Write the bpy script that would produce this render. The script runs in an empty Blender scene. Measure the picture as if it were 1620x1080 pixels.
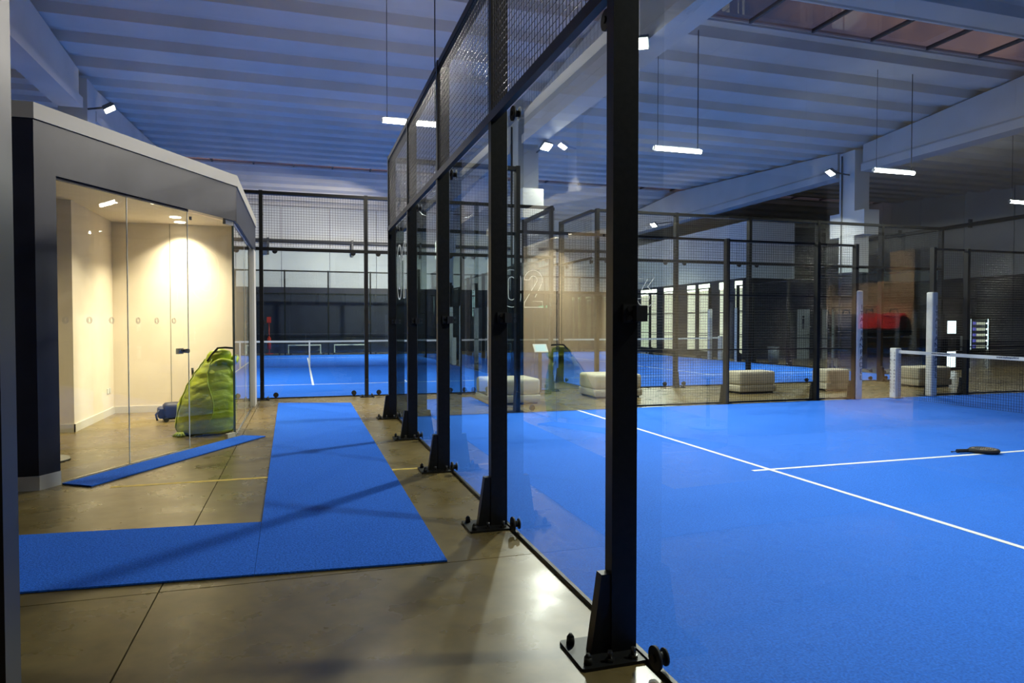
import bpy, bmesh, math, random
from mathutils import Vector, Matrix, noise
random.seed(7)
PI = math.pi
scene = bpy.context.scene
COL = scene.collection

# ------------------------------------------------------------------ camera
cam_data = bpy.data.cameras.new('camera')
cam_data.sensor_width = 36.0
cam_data.lens = 1084.5 / 1620 * 36
cam_data.clip_start = 0.05
cam_data.clip_end = 200
cam = bpy.data.objects.new('camera', cam_data)
COL.objects.link(cam)
cam.location = (-1.417, -0.760, 1.456)
YAW, PITCH = 0.2984, -0.0243
fwd = Vector((math.sin(YAW) * math.cos(PITCH), math.cos(YAW) * math.cos(PITCH), math.sin(PITCH)))
cam.rotation_euler = fwd.to_track_quat('-Z', 'Y').to_euler()
scene.camera = cam

# ------------------------------------------------------------------ view, world
vs = scene.view_settings
vs.view_transform = 'Standard'
vs.look = 'None'
vs.exposure = 0.0
vs.gamma = 1.0
vs.use_curve_mapping = False
scene.cycles.use_denoising = True
scene.cycles.max_bounces = 10
scene.cycles.diffuse_bounces = 4
scene.cycles.glossy_bounces = 4
scene.cycles.transmission_bounces = 6
scene.cycles.transparent_max_bounces = 48
scene.cycles.sample_clamp_indirect = 6.0
scene.cycles.caustics_reflective = False
scene.cycles.caustics_refractive = False

world = bpy.data.worlds.new('dusk_sky')
scene.world = world
world.use_nodes = True
wn, wl = world.node_tree.nodes, world.node_tree.links
bg = wn['Background']
tc = wn.new('ShaderNodeTexCoord')
nz = wn.new('ShaderNodeTexNoise'); nz.inputs['Scale'].default_value = 9; nz.inputs['Detail'].default_value = 6
rp = wn.new('ShaderNodeValToRGB')
rp.color_ramp.elements[0].position = 0.38; rp.color_ramp.elements[0].color = (0.055, 0.085, 0.22, 1)
rp.color_ramp.elements[1].position = 0.66; rp.color_ramp.elements[1].color = (0.36, 0.25, 0.26, 1)
wl.new(tc.outputs['Generated'], nz.inputs['Vector'])
wl.new(nz.outputs['Fac'], rp.inputs['Fac'])
wl.new(rp.outputs['Color'], bg.inputs['Color'])
bg.inputs['Strength'].default_value = 0.8

FLOOD_W = 420.0        # column and beam floodlights
PEND_W = 180.0         # linear pendants
BOOTH_W = 40.0         # booth downlights
WHITE_LIGHT = (1.0, 0.95, 0.84)


# ------------------------------------------------------------------ materials
def new_mat(name, color, rough=0.5, metal=0.0, spec=0.5, coat=0.0):
    m = bpy.data.materials.new(name)
    m.use_nodes = True
    b = m.node_tree.nodes['Principled BSDF']
    b.inputs['Base Color'].default_value = (*color, 1)
    b.inputs['Roughness'].default_value = rough
    b.inputs['Metallic'].default_value = metal
    b.inputs['Specular IOR Level'].default_value = spec
    b.inputs['Coat Weight'].default_value = coat
    return m


def add_noise(m, c1, c2, scale, detail=4, lo=0.35, hi=0.65, bump=0.0, bscale=None, rough=None, stretch=None):
    nt = m.node_tree; N = nt.nodes; L = nt.links
    b = N['Principled BSDF']
    t = N.new('ShaderNodeTexCoord')
    src = t.outputs['Object']
    if stretch:
        mp = N.new('ShaderNodeMapping'); mp.inputs['Scale'].default_value = stretch
        L.new(src, mp.inputs['Vector']); src = mp.outputs['Vector']
    n = N.new('ShaderNodeTexNoise'); n.inputs['Scale'].default_value = scale; n.inputs['Detail'].default_value = detail
    r = N.new('ShaderNodeValToRGB')
    r.color_ramp.elements[0].position = lo; r.color_ramp.elements[0].color = (*c1, 1)
    r.color_ramp.elements[1].position = hi; r.color_ramp.elements[1].color = (*c2, 1)
    L.new(src, n.inputs['Vector']); L.new(n.outputs['Fac'], r.inputs['Fac'])
    L.new(r.outputs['Color'], b.inputs['Base Color'])
    if rough:
        mr = N.new('ShaderNodeMapRange'); mr.inputs['To Min'].default_value = rough[0]; mr.inputs['To Max'].default_value = rough[1]
        mr.inputs['From Min'].default_value = 0.3; mr.inputs['From Max'].default_value = 0.7
        L.new(n.outputs['Fac'], mr.inputs['Value']); L.new(mr.outputs['Result'], b.inputs['Roughness'])
    if bump:
        n2 = N.new('ShaderNodeTexNoise'); n2.inputs['Scale'].default_value = bscale or scale; n2.inputs['Detail'].default_value = 3
        bp = N.new('ShaderNodeBump'); bp.inputs['Strength'].default_value = bump; bp.inputs['Distance'].default_value = 0.01
        L.new(src, n2.inputs['Vector']); L.new(n2.outputs['Fac'], bp.inputs['Height']); L.new(bp.outputs['Normal'], b.inputs['Normal'])
    return m


def emit_mat(name, color, strength):
    m = bpy.data.materials.new(name); m.use_nodes = True
    b = m.node_tree.nodes['Principled BSDF']
    b.inputs['Base Color'].default_value = (*color, 1)
    b.inputs['Emission Color'].default_value = (*color, 1)
    b.inputs['Emission Strength'].default_value = strength
    return m


def glass_mat(name, tint, refl=1.7):
    """clear pane: light passes straight through, the front face of the slab mirrors by Fresnel (both faces counted)"""
    m = bpy.data.materials.new(name); m.use_nodes = True
    N = m.node_tree.nodes; L = m.node_tree.links
    N.remove(N['Principled BSDF'])
    out = N['Material Output']
    tr = N.new('ShaderNodeBsdfTransparent'); tr.inputs['Color'].default_value = (*tint, 1)
    gl = N.new('ShaderNodeBsdfGlossy'); gl.inputs['Roughness'].default_value = 0.0
    fr = N.new('ShaderNodeFresnel'); fr.inputs['IOR'].default_value = 1.5
    ge = N.new('ShaderNodeNewGeometry')
    inv = N.new('ShaderNodeMath'); inv.operation = 'SUBTRACT'; inv.inputs[0].default_value = 1.0
    mu = N.new('ShaderNodeMath'); mu.operation = 'MULTIPLY'
    mu2 = N.new('ShaderNodeMath'); mu2.operation = 'MULTIPLY'; mu2.inputs[1].default_value = refl; mu2.use_clamp = True
    mx = N.new('ShaderNodeMixShader')
    L.new(ge.outputs['Backfacing'], inv.inputs[1])
    L.new(fr.outputs['Fac'], mu.inputs[0]); L.new(inv.outputs['Value'], mu.inputs[1])
    L.new(mu.outputs['Value'], mu2.inputs[0])
    L.new(mu2.outputs['Value'], mx.inputs['Fac'])
    L.new(tr.outputs['BSDF'], mx.inputs[1]); L.new(gl.outputs['BSDF'], mx.inputs[2])
    L.new(mx.outputs['Shader'], out.inputs['Surface'])
    return m


M = {}
M['concrete'] = new_mat('polished_concrete', (0.16, 0.12, 0.055), 0.33)
def concrete_nodes(m):
    N = m.node_tree.nodes; L = m.node_tree.links; b = N['Principled BSDF']
    g = N.new('ShaderNodeNewGeometry')
    def nz(scale, detail, rough=0.5):
        n = N.new('ShaderNodeTexNoise'); n.inputs['Scale'].default_value = scale; n.inputs['Detail'].default_value = detail; n.inputs['Roughness'].default_value = rough
        L.new(g.outputs['Position'], n.inputs['Vector']); return n.outputs['Fac']
    big, fine = nz(0.55, 5, 0.55), nz(9, 3, 0.5)
    mix = N.new('ShaderNodeMath'); mix.operation = 'MULTIPLY_ADD'; mix.inputs[1].default_value = 0.27
    L.new(fine, mix.inputs[0])
    m2 = N.new('ShaderNodeMath'); m2.operation = 'MULTIPLY'; m2.inputs[1].default_value = 0.73
    L.new(big, m2.inputs[0]); L.new(m2.outputs['Value'], mix.inputs[2])
    r = N.new('ShaderNodeValToRGB')
    r.color_ramp.elements[0].position = 0.26; r.color_ramp.elements[0].color = (0.048, 0.034, 0.011, 1)
    r.color_ramp.elements[1].position = 0.76; r.color_ramp.elements[1].color = (0.27, 0.200, 0.076, 1)
    L.new(mix.outputs['Value'], r.inputs['Fac']); L.new(r.outputs['Color'], b.inputs['Base Color'])
    mr = N.new('ShaderNodeMapRange'); mr.inputs['From Min'].default_value = 0.2; mr.inputs['From Max'].default_value = 0.8
    mr.inputs['To Min'].default_value = 0.22; mr.inputs['To Max'].default_value = 0.36
    L.new(nz(3.0, 4), mr.inputs['Value']); L.new(mr.outputs['Result'], b.inputs['Roughness'])
concrete_nodes(M['concrete'])
M['joint'] = new_mat('joint_filler', (0.02, 0.018, 0.014), 0.9)
M['yellow'] = add_noise(new_mat('yellow_floor_paint', (0.62, 0.42, 0.04), 0.5), (0.42, 0.30, 0.05), (0.66, 0.45, 0.05), 14)
M['turf'] = add_noise(new_mat('blue_turf', (0.03, 0.17, 0.72), 0.85, spec=0.2), (0.014, 0.120, 0.58), (0.030, 0.210, 0.90), 85, 4, 0.3, 0.7, bump=0.35, bscale=200)
M['carpet'] = add_noise(new_mat('blue_carpet', (0.02, 0.13, 0.62), 0.95, spec=0.15), (0.008, 0.070, 0.38), (0.026, 0.160, 0.74), 80, 4, 0.3, 0.7, bump=0.5, bscale=120)
M['carpet_back'] = new_mat('carpet_backing', (0.01, 0.02, 0.06), 0.9)
M['line'] = new_mat('white_court_line', (0.82, 0.84, 0.84), 0.7)
M['steel'] = add_noise(new_mat('black_powder_coat', (0.008, 0.008, 0.008), 0.42, spec=0.28), (0.007, 0.007, 0.007), (0.011, 0.011, 0.010), 40, 2, bump=0.05, bscale=400)
M['wire'] = new_mat('dark_galvanised_wire', (0.05, 0.05, 0.052), 0.35, metal=0.5)
M['rubber'] = new_mat('black_rubber', (0.012, 0.012, 0.012), 0.6)
M['bolt'] = new_mat('dark_bolt_steel', (0.10, 0.10, 0.10), 0.3, metal=0.9)
M['glass'] = glass_mat('tempered_glass', (0.90, 0.95, 0.94))
M['booth_glass'] = glass_mat('booth_glass', (0.95, 0.97, 0.94), 1.15)
M['edge'] = new_mat('glass_edge', (0.80, 0.84, 0.74), 0.2)
M['sticker'] = new_mat('white_vinyl', (0.88, 0.90, 0.90), 0.6)
M['dark_edge'] = new_mat('dark_glass_edge', (0.07, 0.10, 0.085), 0.2)
M['navy'] = add_noise(new_mat('navy_lacquer', (0.012, 0.014, 0.026), 0.42, spec=0.38), (0.010, 0.012, 0.022), (0.016, 0.018, 0.030), 3)
M['coping'] = new_mat('cream_coping', (0.42, 0.40, 0.33), 0.5)
M['cream'] = add_noise(new_mat('cream_plaster', (0.72, 0.65, 0.53), 0.7), (0.70, 0.63, 0.51), (0.75, 0.68, 0.56), 2)
M['white'] = new_mat('white_skirting', (0.62, 0.60, 0.53), 0.45)
M['roof'] = add_noise(new_mat('painted_roof_concrete', (0.52, 0.55, 0.62), 0.8), (0.66, 0.63, 0.58), (0.74, 0.70, 0.65), 0.8, 4)
M['beam'] = add_noise(new_mat('painted_beam_concrete', (0.55, 0.58, 0.64), 0.75), (0.66, 0.63, 0.58), (0.74, 0.70, 0.65), 0.9, 4)
M['column'] = new_mat('white_column_paint', (0.62, 0.63, 0.62), 0.7)
M['wall_light'] = add_noise(new_mat('pale_wall_panel', (0.50, 0.52, 0.55), 0.75), (0.62, 0.64, 0.64), (0.70, 0.72, 0.71), 0.5)
M['wall_dark'] = add_noise(new_mat('dark_navy_wall', (0.012, 0.016, 0.035), 0.5), (0.010, 0.013, 0.030), (0.016, 0.020, 0.042), 1.5)
M['ribbed'] = new_mat('black_ribbed_cladding', (0.016, 0.019, 0.026), 0.35, metal=0.2)
M['pipe'] = new_mat('grey_duct_metal', (0.10, 0.105, 0.11), 0.45, metal=0.5)
M['fabric'] = add_noise(new_mat('beige_fabric', (0.50, 0.45, 0.33), 0.9), (0.46, 0.41, 0.30), (0.54, 0.49, 0.37), 60, 2, bump=0.2, bscale=120)
M['lime'] = add_noise(new_mat('lime_nylon', (0.36, 0.50, 0.015), 0.5), (0.36, 0.47, 0.008), (0.48, 0.56, 0.012), 6, 3, bump=0.6, bscale=22, stretch=(1, 1, 2.2))
M['navy_nylon'] = add_noise(new_mat('navy_nylon', (0.012, 0.016, 0.045), 0.6), (0.005, 0.007, 0.018), (0.010, 0.012, 0.032), 20)
M['dark_strap'] = new_mat('dark_brown_webbing', (0.03, 0.024, 0.018), 0.8)
M['chrome'] = new_mat('chrome', (0.6, 0.6, 0.58), 0.15, metal=1.0)
M['lamp'] = emit_mat('lamp_diffuser', (1.0, 0.97, 0.90), 40)
M['flood'] = emit_mat('floodlight_lens', (1.0, 0.97, 0.88), 40)
M['downlight'] = emit_mat('downlight_lens', (1.0, 0.90, 0.70), 12)
M['lit_window'] = add_noise(emit_mat('lit_window', (1.0, 0.88, 0.62), 1.1), (0.9, 0.8, 0.6), (1.0, 0.9, 0.7), 2)
M['lit_tube'] = emit_mat('lit_tube', (1.0, 0.93, 0.76), 5.0)
M['lit_white'] = emit_mat('lit_white_panel', (0.86, 0.95, 1.0), 2.2)
M['cold_strip'] = emit_mat('cold_lit_strip', (0.75, 0.88, 0.95), 2.0)
M['exit'] = emit_mat('green_sign', (0.30, 0.95, 0.65), 1.4)
M['screen'] = emit_mat('tablet_screen', (0.34, 0.56, 0.66), 0.35)
M['net'] = new_mat('black_net_cord', (0.012, 0.013, 0.018), 0.8)
M['tape'] = new_mat('white_net_tape', (0.72, 0.73, 0.70), 0.7)
M['pad'] = add_noise(new_mat('white_padded_vinyl', (0.62, 0.62, 0.58), 0.5), (0.72, 0.72, 0.68), (0.84, 0.84, 0.80), 7)
M['ink'] = new_mat('navy_ink', (0.03, 0.04, 0.09), 0.6)
M['red'] = new_mat('red_paint', (0.45, 0.03, 0.02), 0.4)
M['red_bag'] = new_mat('red_vinyl', (0.42, 0.02, 0.02), 0.45)
M['black_bag'] = new_mat('black_vinyl', (0.03, 0.03, 0.04), 0.5)
M['wood'] = add_noise(new_mat('tan_wood_panel', (0.42, 0.27, 0.13), 0.5), (0.58, 0.43, 0.25), (0.66, 0.50, 0.31), 2, 5, stretch=(1, 1, 8))
M['grey_plastic'] = new_mat('grey_plastic', (0.12, 0.14, 0.16), 0.5)
M['white_plastic'] = new_mat('white_plastic', (0.6, 0.64, 0.64), 0.4)
M['black_gloss'] = new_mat('black_gloss', (0.008, 0.008, 0.010), 0.15)
M['skylight'] = glass_mat('skylight_sheet', (0.80, 0.72, 0.70), 0.6)
M['grip'] = new_mat('black_grip_tape', (0.014, 0.014, 0.014), 0.8)
M['racket_face'] = add_noise(new_mat('racket_face', (0.02, 0.02, 0.025), 0.4), (0.012, 0.012, 0.016), (0.30, 0.20, 0.10), 18, 2, 0.5, 0.7)
M['post_metal'] = new_mat('dark_satin_post', (0.05, 0.05, 0.055), 0.42, metal=0.7)
M['blue_bottle'] = emit_mat('blue_bottle_row', (0.16, 0.16, 0.7), 0.6)
M['snack'] = emit_mat('lit_snack_row', (0.85, 0.85, 0.66), 0.55)


# ------------------------------------------------------------------ mesh helpers
class MB:
    def __init__(s):
        s.v = []; s.f = []; s.sm = []

    def add(s, vs, fs, smooth=False):
        o = len(s.v)
        s.v += [tuple(v) for v in vs]
        for f in fs:
            s.f.append(tuple(i + o for i in f)); s.sm.append(smooth)

    def box(s, x0, y0, z0, x1, y1, z1):
        s.add([(x0, y0, z0), (x1, y0, z0), (x1, y1, z0), (x0, y1, z0), (x0, y0, z1), (x1, y0, z1), (x1, y1, z1), (x0, y1, z1)],
              [(0, 3, 2, 1), (4, 5, 6, 7), (0, 1, 5, 4), (1, 2, 6, 5), (2, 3, 7, 6), (3, 0, 4, 7)])
        return s

    def prism(s, poly, z0, z1):          # plan polygon (counter-clockwise) extruded in z
        n = len(poly)
        s.add([(x, y, z0) for x, y in poly] + [(x, y, z1) for x, y in poly],
              [tuple(range(n - 1, -1, -1)), tuple(range(n, 2 * n))] + [(i, (i + 1) % n, n + (i + 1) % n, n + i) for i in range(n)])
        return s

    def prism_x(s, poly, x0, x1):        # (y, z) polygon extruded along x
        n = len(poly)
        s.add([(x0, y, z) for y, z in poly] + [(x1, y, z) for y, z in poly],
              [tuple(range(n - 1, -1, -1)), tuple(range(n, 2 * n))] + [(i, (i + 1) % n, n + (i + 1) % n, n + i) for i in range(n)])
        return s

    def prism_y(s, poly, y0, y1):        # (x, z) polygon extruded along y
        n = len(poly)
        s.add([(x, y0, z) for x, z in poly] + [(x, y1, z) for x, z in poly],
              [tuple(range(n)), tuple(range(2 * n - 1, n - 1, -1))] + [(i, n + i, n + (i + 1) % n, (i + 1) % n) for i in range(n)])
        return s

    def cyl(s, p, q, r0, r1=None, n=12, smooth=True):
        p = Vector(p); q = Vector(q); r1 = r0 if r1 is None else r1
        d = (q - p).normalized()
        a = d.orthogonal().normalized(); b = d.cross(a)
        ring = lambda c, r: [c + a * (r * math.cos(2 * PI * i / n)) + b * (r * math.sin(2 * PI * i / n)) for i in range(n)]
        o = len(s.v)
        s.v += [tuple(x) for x in ring(p, r0) + ring(q, r1)]
        for i in range(n):
            s.f.append((o + i, o + (i + 1) % n, o + n + (i + 1) % n, o + n + i)); s.sm.append(smooth)
        s.f.append(tuple(o + n - 1 - i for i in range(n))); s.sm.append(False)
        s.f.append(tuple(o + n + i for i in range(n))); s.sm.append(False)
        return s

    def tube(s, pts, r, n=6, closed=False):
        pts = [Vector(p) for p in pts]
        m = len(pts); o = len(s.v)
        prev = None
        for i, p in enumerate(pts):
            if closed: d = pts[(i + 1) % m] - pts[i - 1]
            else: d = pts[min(i + 1, m - 1)] - pts[max(i - 1, 0)]
            d.normalize()
            a = d.orthogonal().normalized() if prev is None else (prev - d * prev.dot(d)).normalized()
            prev = a
            b = d.cross(a)
            for k in range(n):
                s.v.append(tuple(p + a * (r * math.cos(2 * PI * k / n)) + b * (r * math.sin(2 * PI * k / n))))
        for i in range(m if closed else m - 1):
            j = (i + 1) % m
            for k in range(n):
                k2 = (k + 1) % n
                s.f.append((o + i * n + k, o + i * n + k2, o + j * n + k2, o + j * n + k)); s.sm.append(True)
        if not closed:
            s.f.append(tuple(o + n - 1 - k for k in range(n))); s.sm.append(False)
            s.f.append(tuple(o + (m - 1) * n + k for k in range(n))); s.sm.append(False)
        return s

    def mesh(s, name, mat):
        me = bpy.data.meshes.new(name)
        me.from_pydata(s.v, [], s.f)
        for p, k in zip(me.polygons, s.sm): p.use_smooth = k
        if mat: me.materials.append(mat)
        me.update()
        return me

    def build(s, name, mat, parent=None, bevel=0.0):
        me = s.mesh(name, mat)
        if bevel:
            bm = bmesh.new(); bm.from_mesh(me)
            bmesh.ops.bevel(bm, geom=bm.edges[:], offset=bevel, segments=2, affect='EDGES', profile=0.6)
            bm.to_mesh(me); bm.free()
        return link(name, me, parent)


def link(name, me, parent=None, loc=(0, 0, 0), rotz=0.0):
    o = bpy.data.objects.new(name, me)
    COL.objects.link(o)
    o.location = loc
    if rotz: o.rotation_euler = (0, 0, rotz)
    if parent: o.parent = parent
    return o


def tag(o, label, cat=None, group=None, kind=None):
    o['label'] = label
    if cat: o['category'] = cat
    if group: o['group'] = group
    if kind: o['kind'] = kind
    return o


def thing(name, label, cat, loc=(0, 0, 0), rotz=0.0, group=None, kind=None):
    o = bpy.data.objects.new(name, None)
    COL.objects.link(o)
    o.location = loc; o.rotation_euler = (0, 0, rotz)
    o.empty_display_size = 0.2
    return tag(o, label, cat, group, kind)


def copy_tree(o, parent=None):
    c = o.copy(); COL.objects.link(c); c.parent = parent
    for ch in o.children: copy_tree(ch, c)
    return c


def text_mesh(body, size, name, mat, extrude=0.0015, align='CENTER'):
    cu = bpy.data.curves.new(name, 'FONT')
    cu.body = body; cu.size = size; cu.extrude = extrude; cu.align_x = align; cu.align_y = 'CENTER'
    cu.resolution_u = 3
    ob = bpy.data.objects.new(name, cu); COL.objects.link(ob)
    bpy.context.view_layer.update()
    me = bpy.data.meshes.new_from_object(ob.evaluated_get(bpy.context.evaluated_depsgraph_get()))
    bpy.data.objects.remove(ob); bpy.data.curves.remove(cu)
    me.name = name
    me.materials.clear(); me.materials.append(mat)
    return me


def round_box(x, y, z, r, seg=3):
    """box centred in plan, base at 0, rounded edges"""
    bm = bmesh.new()
    bmesh.ops.create_cube(bm, size=1.0)
    bmesh.ops.scale(bm, vec=(x, y, z), verts=bm.verts)
    bmesh.ops.translate(bm, vec=(0, 0, z / 2), verts=bm.verts)
    bmesh.ops.bevel(bm, geom=bm.edges[:], offset=r, segments=seg, affect='EDGES', profile=0.5)
    me = bpy.data.meshes.new('rounded')
    bm.to_mesh(me); bm.free()
    for p in me.polygons: p.use_smooth = True
    return me


def area_light(name, parent, loc, target, power, sx, sy, color=WHITE_LIGHT, spread=PI):
    l = bpy.data.lights.new(name, 'AREA')
    l.shape = 'RECTANGLE'; l.size = sx; l.size_y = sy; l.energy = power; l.color = color; l.spread = spread
    o = bpy.data.objects.new(name, l); COL.objects.link(o)
    o.parent = parent; o.location = loc
    o.rotation_euler = (Vector(target) - Vector(loc)).to_track_quat('-Z', 'Y').to_euler()
    return o


# ================================================================== SETTING
XW0, XW1, YW0, YW1 = -9.6, 29.0, -7.0, 36.5
# ---- floor: cast slabs with recessed joints
fl = thing('floor', 'polished tan concrete hall floor with thin dark slab joints', None, kind='structure')
MB().box(XW0, YW0, -0.25, XW1, YW1, -0.012).build('joint_bed', M['joint'], fl)
xs = [XW0, -7.17, -2.17, 2.83, 7.83, 12.83, 17.83, 22.83, XW1]
ys = [YW0, -1.66, 3.34, 8.34, 13.34, 18.34, 23.34, 28.34, 33.34, YW1]
for i in range(len(xs) - 1):
    for j in range(len(ys) - 1):
        g = 0.004
        MB().box(xs[i] + g, ys[j] + g, -0.10, xs[i + 1] - g, ys[j + 1] - g, 0.0).build('slab', M['concrete'], fl)
MB().box(-3.06, 6.12, 0.0, -0.27, 6.18, 0.0012).build('painted_line', M['yellow'], fl)

# ---- roof: beams, ribbed panels, skylights
VALLEY = (-4.0, 18.0, 40.0)
def roof_z(y):
    return 7.30 + (0.088 if y < 18 else 0.062) * min(abs(y - v) for v in VALLEY)
def beam_top(y):
    return 7.26 + (0.086 if y < 18 else 0.060) * min(abs(y - v) for v in VALLEY)
BEAMX = (-6.45, 4.70, 16.30)
ceil = thing('ceiling', 'ribbed precast concrete roof panels under dusk blue light', None, kind='structure')
PITCH_Y = 1.18
def rib_mesh(length):
    h = 0.20
    prof = [(-PITCH_Y / 2, h), (-0.36, h), (-0.27, 0), (0.27, 0), (0.36, h), (PITCH_Y / 2, h),
            (PITCH_Y / 2, h + 0.06), (0.33, h + 0.06), (0.25, 0.06), (-0.25, 0.06), (-0.33, h + 0.06), (-PITCH_Y / 2, h + 0.06)]
    n = len(prof)
    b = MB()
    b.v = [(0, y, z) for y, z in prof] + [(length, y, z) for y, z in prof]
    for i in range(n):
        b.f.append((i, (i + 1) % n, n + (i + 1) % n, n + i)); b.sm.append(False)
    for base in (0, n):
        for q in ((0, 1, 10, 11), (1, 2, 9, 10), (2, 3, 8, 9), (3, 4, 7, 8), (4, 5, 6, 7)):
            b.f.append(tuple(base + k for k in q)); b.sm.append(False)
    return b.mesh('roof_panel', M['roof'])
bays = [(XW0, BEAMX[0]), (BEAMX[0], BEAMX[1]), (BEAMX[1], BEAMX[2]), (BEAMX[2], XW1)]
sky_rows = []
for (bx0, bx1) in bays:
    me = rib_mesh(bx1 - bx0)
    k = 0
    y = 12.80 + PITCH_Y * (-17)
    while y < YW1 + 0.4:
        near_sky = abs(y - 11.62) < 0.3
        far_sky = abs(y - 29.32) < 0.3
        o = None
        if near_sky or far_sky:
            sky_rows.append((bx0, bx1, y))
        else:
            o = link('roof_panel', me, ceil, (bx0, y, roof_z(y)))
            s = 0.08 if min(VALLEY, key=lambda v: abs(y - v)) < y else -0.08
            o.rotation_euler = (math.atan(s * (1 if y < 18 else 0.78)), 0, 0)
        y += PITCH_Y
for (bx0, bx1, y) in sky_rows:
    z = roof_z(y) + 0.22
    n = max(3, round((bx1 - bx0) / 1.7))
    w = (bx1 - bx0) / n
    for i in range(n):
        MB().box(bx0 + i * w + 0.03, y - 0.56, z, bx0 + (i + 1) * w - 0.03, y + 0.56, z + 0.02).build('skylight_sheet', M['skylight'], ceil)
    for i in range(n + 1):
        MB().box(bx0 + i * w - 0.03, y - 0.59, z - 0.04, bx0 + i * w + 0.03, y + 0.59, z + 0.04).build('skylight_bar', M['pipe'], ceil)
    MB().box(bx0, y - 0.63, z - 0.03, bx1, y - 0.57, z + 0.05).box(bx0, y + 0.57, z - 0.03, bx1, y + 0.63, z + 0.05).build('skylight_kerb', M['roof'], ceil)

BEAM_LAB = ['pale tapered concrete roof beam above the glass booth', 'pale tapered concrete roof beam crossing over the near court',
            'long pale tapered concrete roof beam above the far court corner']
for bi, bxc in enumerate(BEAMX):
    rb = thing('roof_beam', BEAM_LAB[bi], 'beam', (bxc, 0, 0))
    for (a, b) in ((YW0 + 0.05, 17.35), (18.45, YW1 - 0.05)):
        mid = 7.0 if a < 10 else 29.0
        poly = [(a, 6.72), (b, 6.72), (b, beam_top(b)), (mid, beam_top(mid)), (a, beam_top(a))]
        MB().prism_x(poly, -0.19, 0.19).build('web', M['beam'], rb)
        MB().prism_y([(-0.27, 6.45), (0.27, 6.45), (0.27, 6.68), (0.19, 6.76), (-0.19, 6.76), (-0.27, 6.68)], a, b).build('bottom_flange', M['beam'], rb)

COLS = [(bxc, yc) for bxc in BEAMX for yc in (17.9,)] + [(BEAMX[1], 29.2)]
COL_LAB = ['pale concrete column behind the glass booth', 'white concrete column standing beside the near court corner',
           'white concrete column with corbels standing behind the padded white posts', 'distant pale column beyond the court with the number 02',
           'distant pale column beside the warm lit windows']
for ci, (x, y) in enumerate(COLS):
    c = thing('concrete_column', COL_LAB[ci], 'column', (x, y, 0))
    MB().box(-0.30, -0.33, 3.2, 0.30, 0.33, 7.2 if y < 20 else 6.44).build('shaft', M['column'], c)
    MB().box(-0.30, -0.33, 0, 0.30, 0.33, 3.2).build('dark_base', M['wall_dark'], c)
    MB().box(-0.305, -0.75, 4.40, 0.305, 0.75, 5.20).build('corbel', M['column'], c)
    if y < 20:
        MB().cyl((-0.33, 0.2, 0), (-0.33, 0.2, 7.1), 0.025, n=8).build('downpipe', M['pipe'], c)

# ---- hall walls
def panel_wall(name, label, axis, pos, a0, a1, zsplit, ztop, n, thick=0.2, sign=1):
    w = thing(name, label, None, kind='structure')
    def slab(p0, p1, z0, z1, d0, nm, m):
        lo, hi = sorted((pos + sign * d0, pos + sign * thick))
        b = MB()
        if axis == 'y': b.box(p0, lo, z0, p1, hi, z1)
        else: b.box(lo, p0, z0, hi, p1, z1)
        return b.build(nm, m, w)
    slab(a0, a1, 0, zsplit, 0, 'lower_wall', M['wall_dark'])
    step = (a1 - a0) / n
    for i in range(n):
        slab(a0 + i * step + 0.012, a0 + (i + 1) * step - 0.012, zsplit, ztop, 0.03, 'wall_panel', M['wall_light'])
    return w
panel_wall('wall_back', 'pale end wall panels above a dark navy dado', 'y', YW1, XW0, XW1, 3.4, 9.6, 16)
panel_wall('wall_right', 'pale grey right wall panels above a black dado', 'x', XW1, YW0, YW1, 3.7, 9.6, 18)
panel_wall('wall_left', 'bluish left wall panels behind the roof beam', 'x', XW0, YW0, YW1, 1.2, 9.6, 18, sign=-1)
panel_wall('wall_front', 'pale wall panels at the entrance end', 'y', YW0, XW0, XW1, 3.4, 9.6, 16, sign=-1)
pp = thing('heating_pipe', 'long dark grey heating pipe along the right wall', 'pipe')
MB().cyl((XW1 - 0.12, 6, 6.2), (XW1 - 0.12, YW1 - 0.3, 6.2), 0.10, n=10).build('pipe_run', M['pipe'], pp)
for y in (8, 12, 16, 20, 24, 28, 32):
    MB().box(XW1 - 0.20, y - 0.03, 6.05, XW1 - 0.002, y + 0.03, 6.45).build('pipe_bracket', M['pipe'], pp)
pp = thing('heating_pipe', 'dark grey heating pipe along the pale end wall', 'pipe')
MB().cyl((XW0 + 0.3, YW1 - 0.12, 5.75), (16.0, YW1 - 0.12, 5.75), 0.09, n=10).build('pipe_run', M['pipe'], pp)
for x in (-6, -3, 1.2, 4.8, 9, 13):
    MB().box(x - 0.05, YW1 - 0.20, 5.05, x + 0.05, YW1 - 0.002, 5.9).build('pipe_bracket', M['pipe'], pp)

# ---- changing-room block with lit windows on the right
blk = thing('wall_block', 'inner building with pale upper wall and black ribbed lower wall', None, kind='structure')
BX, BY = 16.30, 23.7
wins = [(31.2, 33.0), (29.1, 30.5), (27.55, 28.3), (26.35, 27.3), (25.0, 25.65), (23.95, 24.5)]
MB().box(BX, BY, 3.42, 18.7, YW1, 5.77).build('upper_wall', M['wall_light'], blk)
MB().box(BX + 0.12, BY + 0.12, 0, XW1, YW1, 3.42).build('core_wall', M['wall_dark'], blk)
MB().box(18.7, BY, 3.5, 20.3, BY + 1.5, 5.6).build('ribbed_hood', M['ribbed'], blk)
b = MB()
for i in range(46):
    z = 0.02 + i * 0.074
    b.prism_x([(BY, z), (BY + 0.13, z), (BY + 0.13, z + 0.070), (BY + 0.03, z + 0.055)], BX, XW1)
o = b.build('ribbed_cladding', M['ribbed'], blk); o['kind'] = 'stuff'
b = MB()
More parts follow.
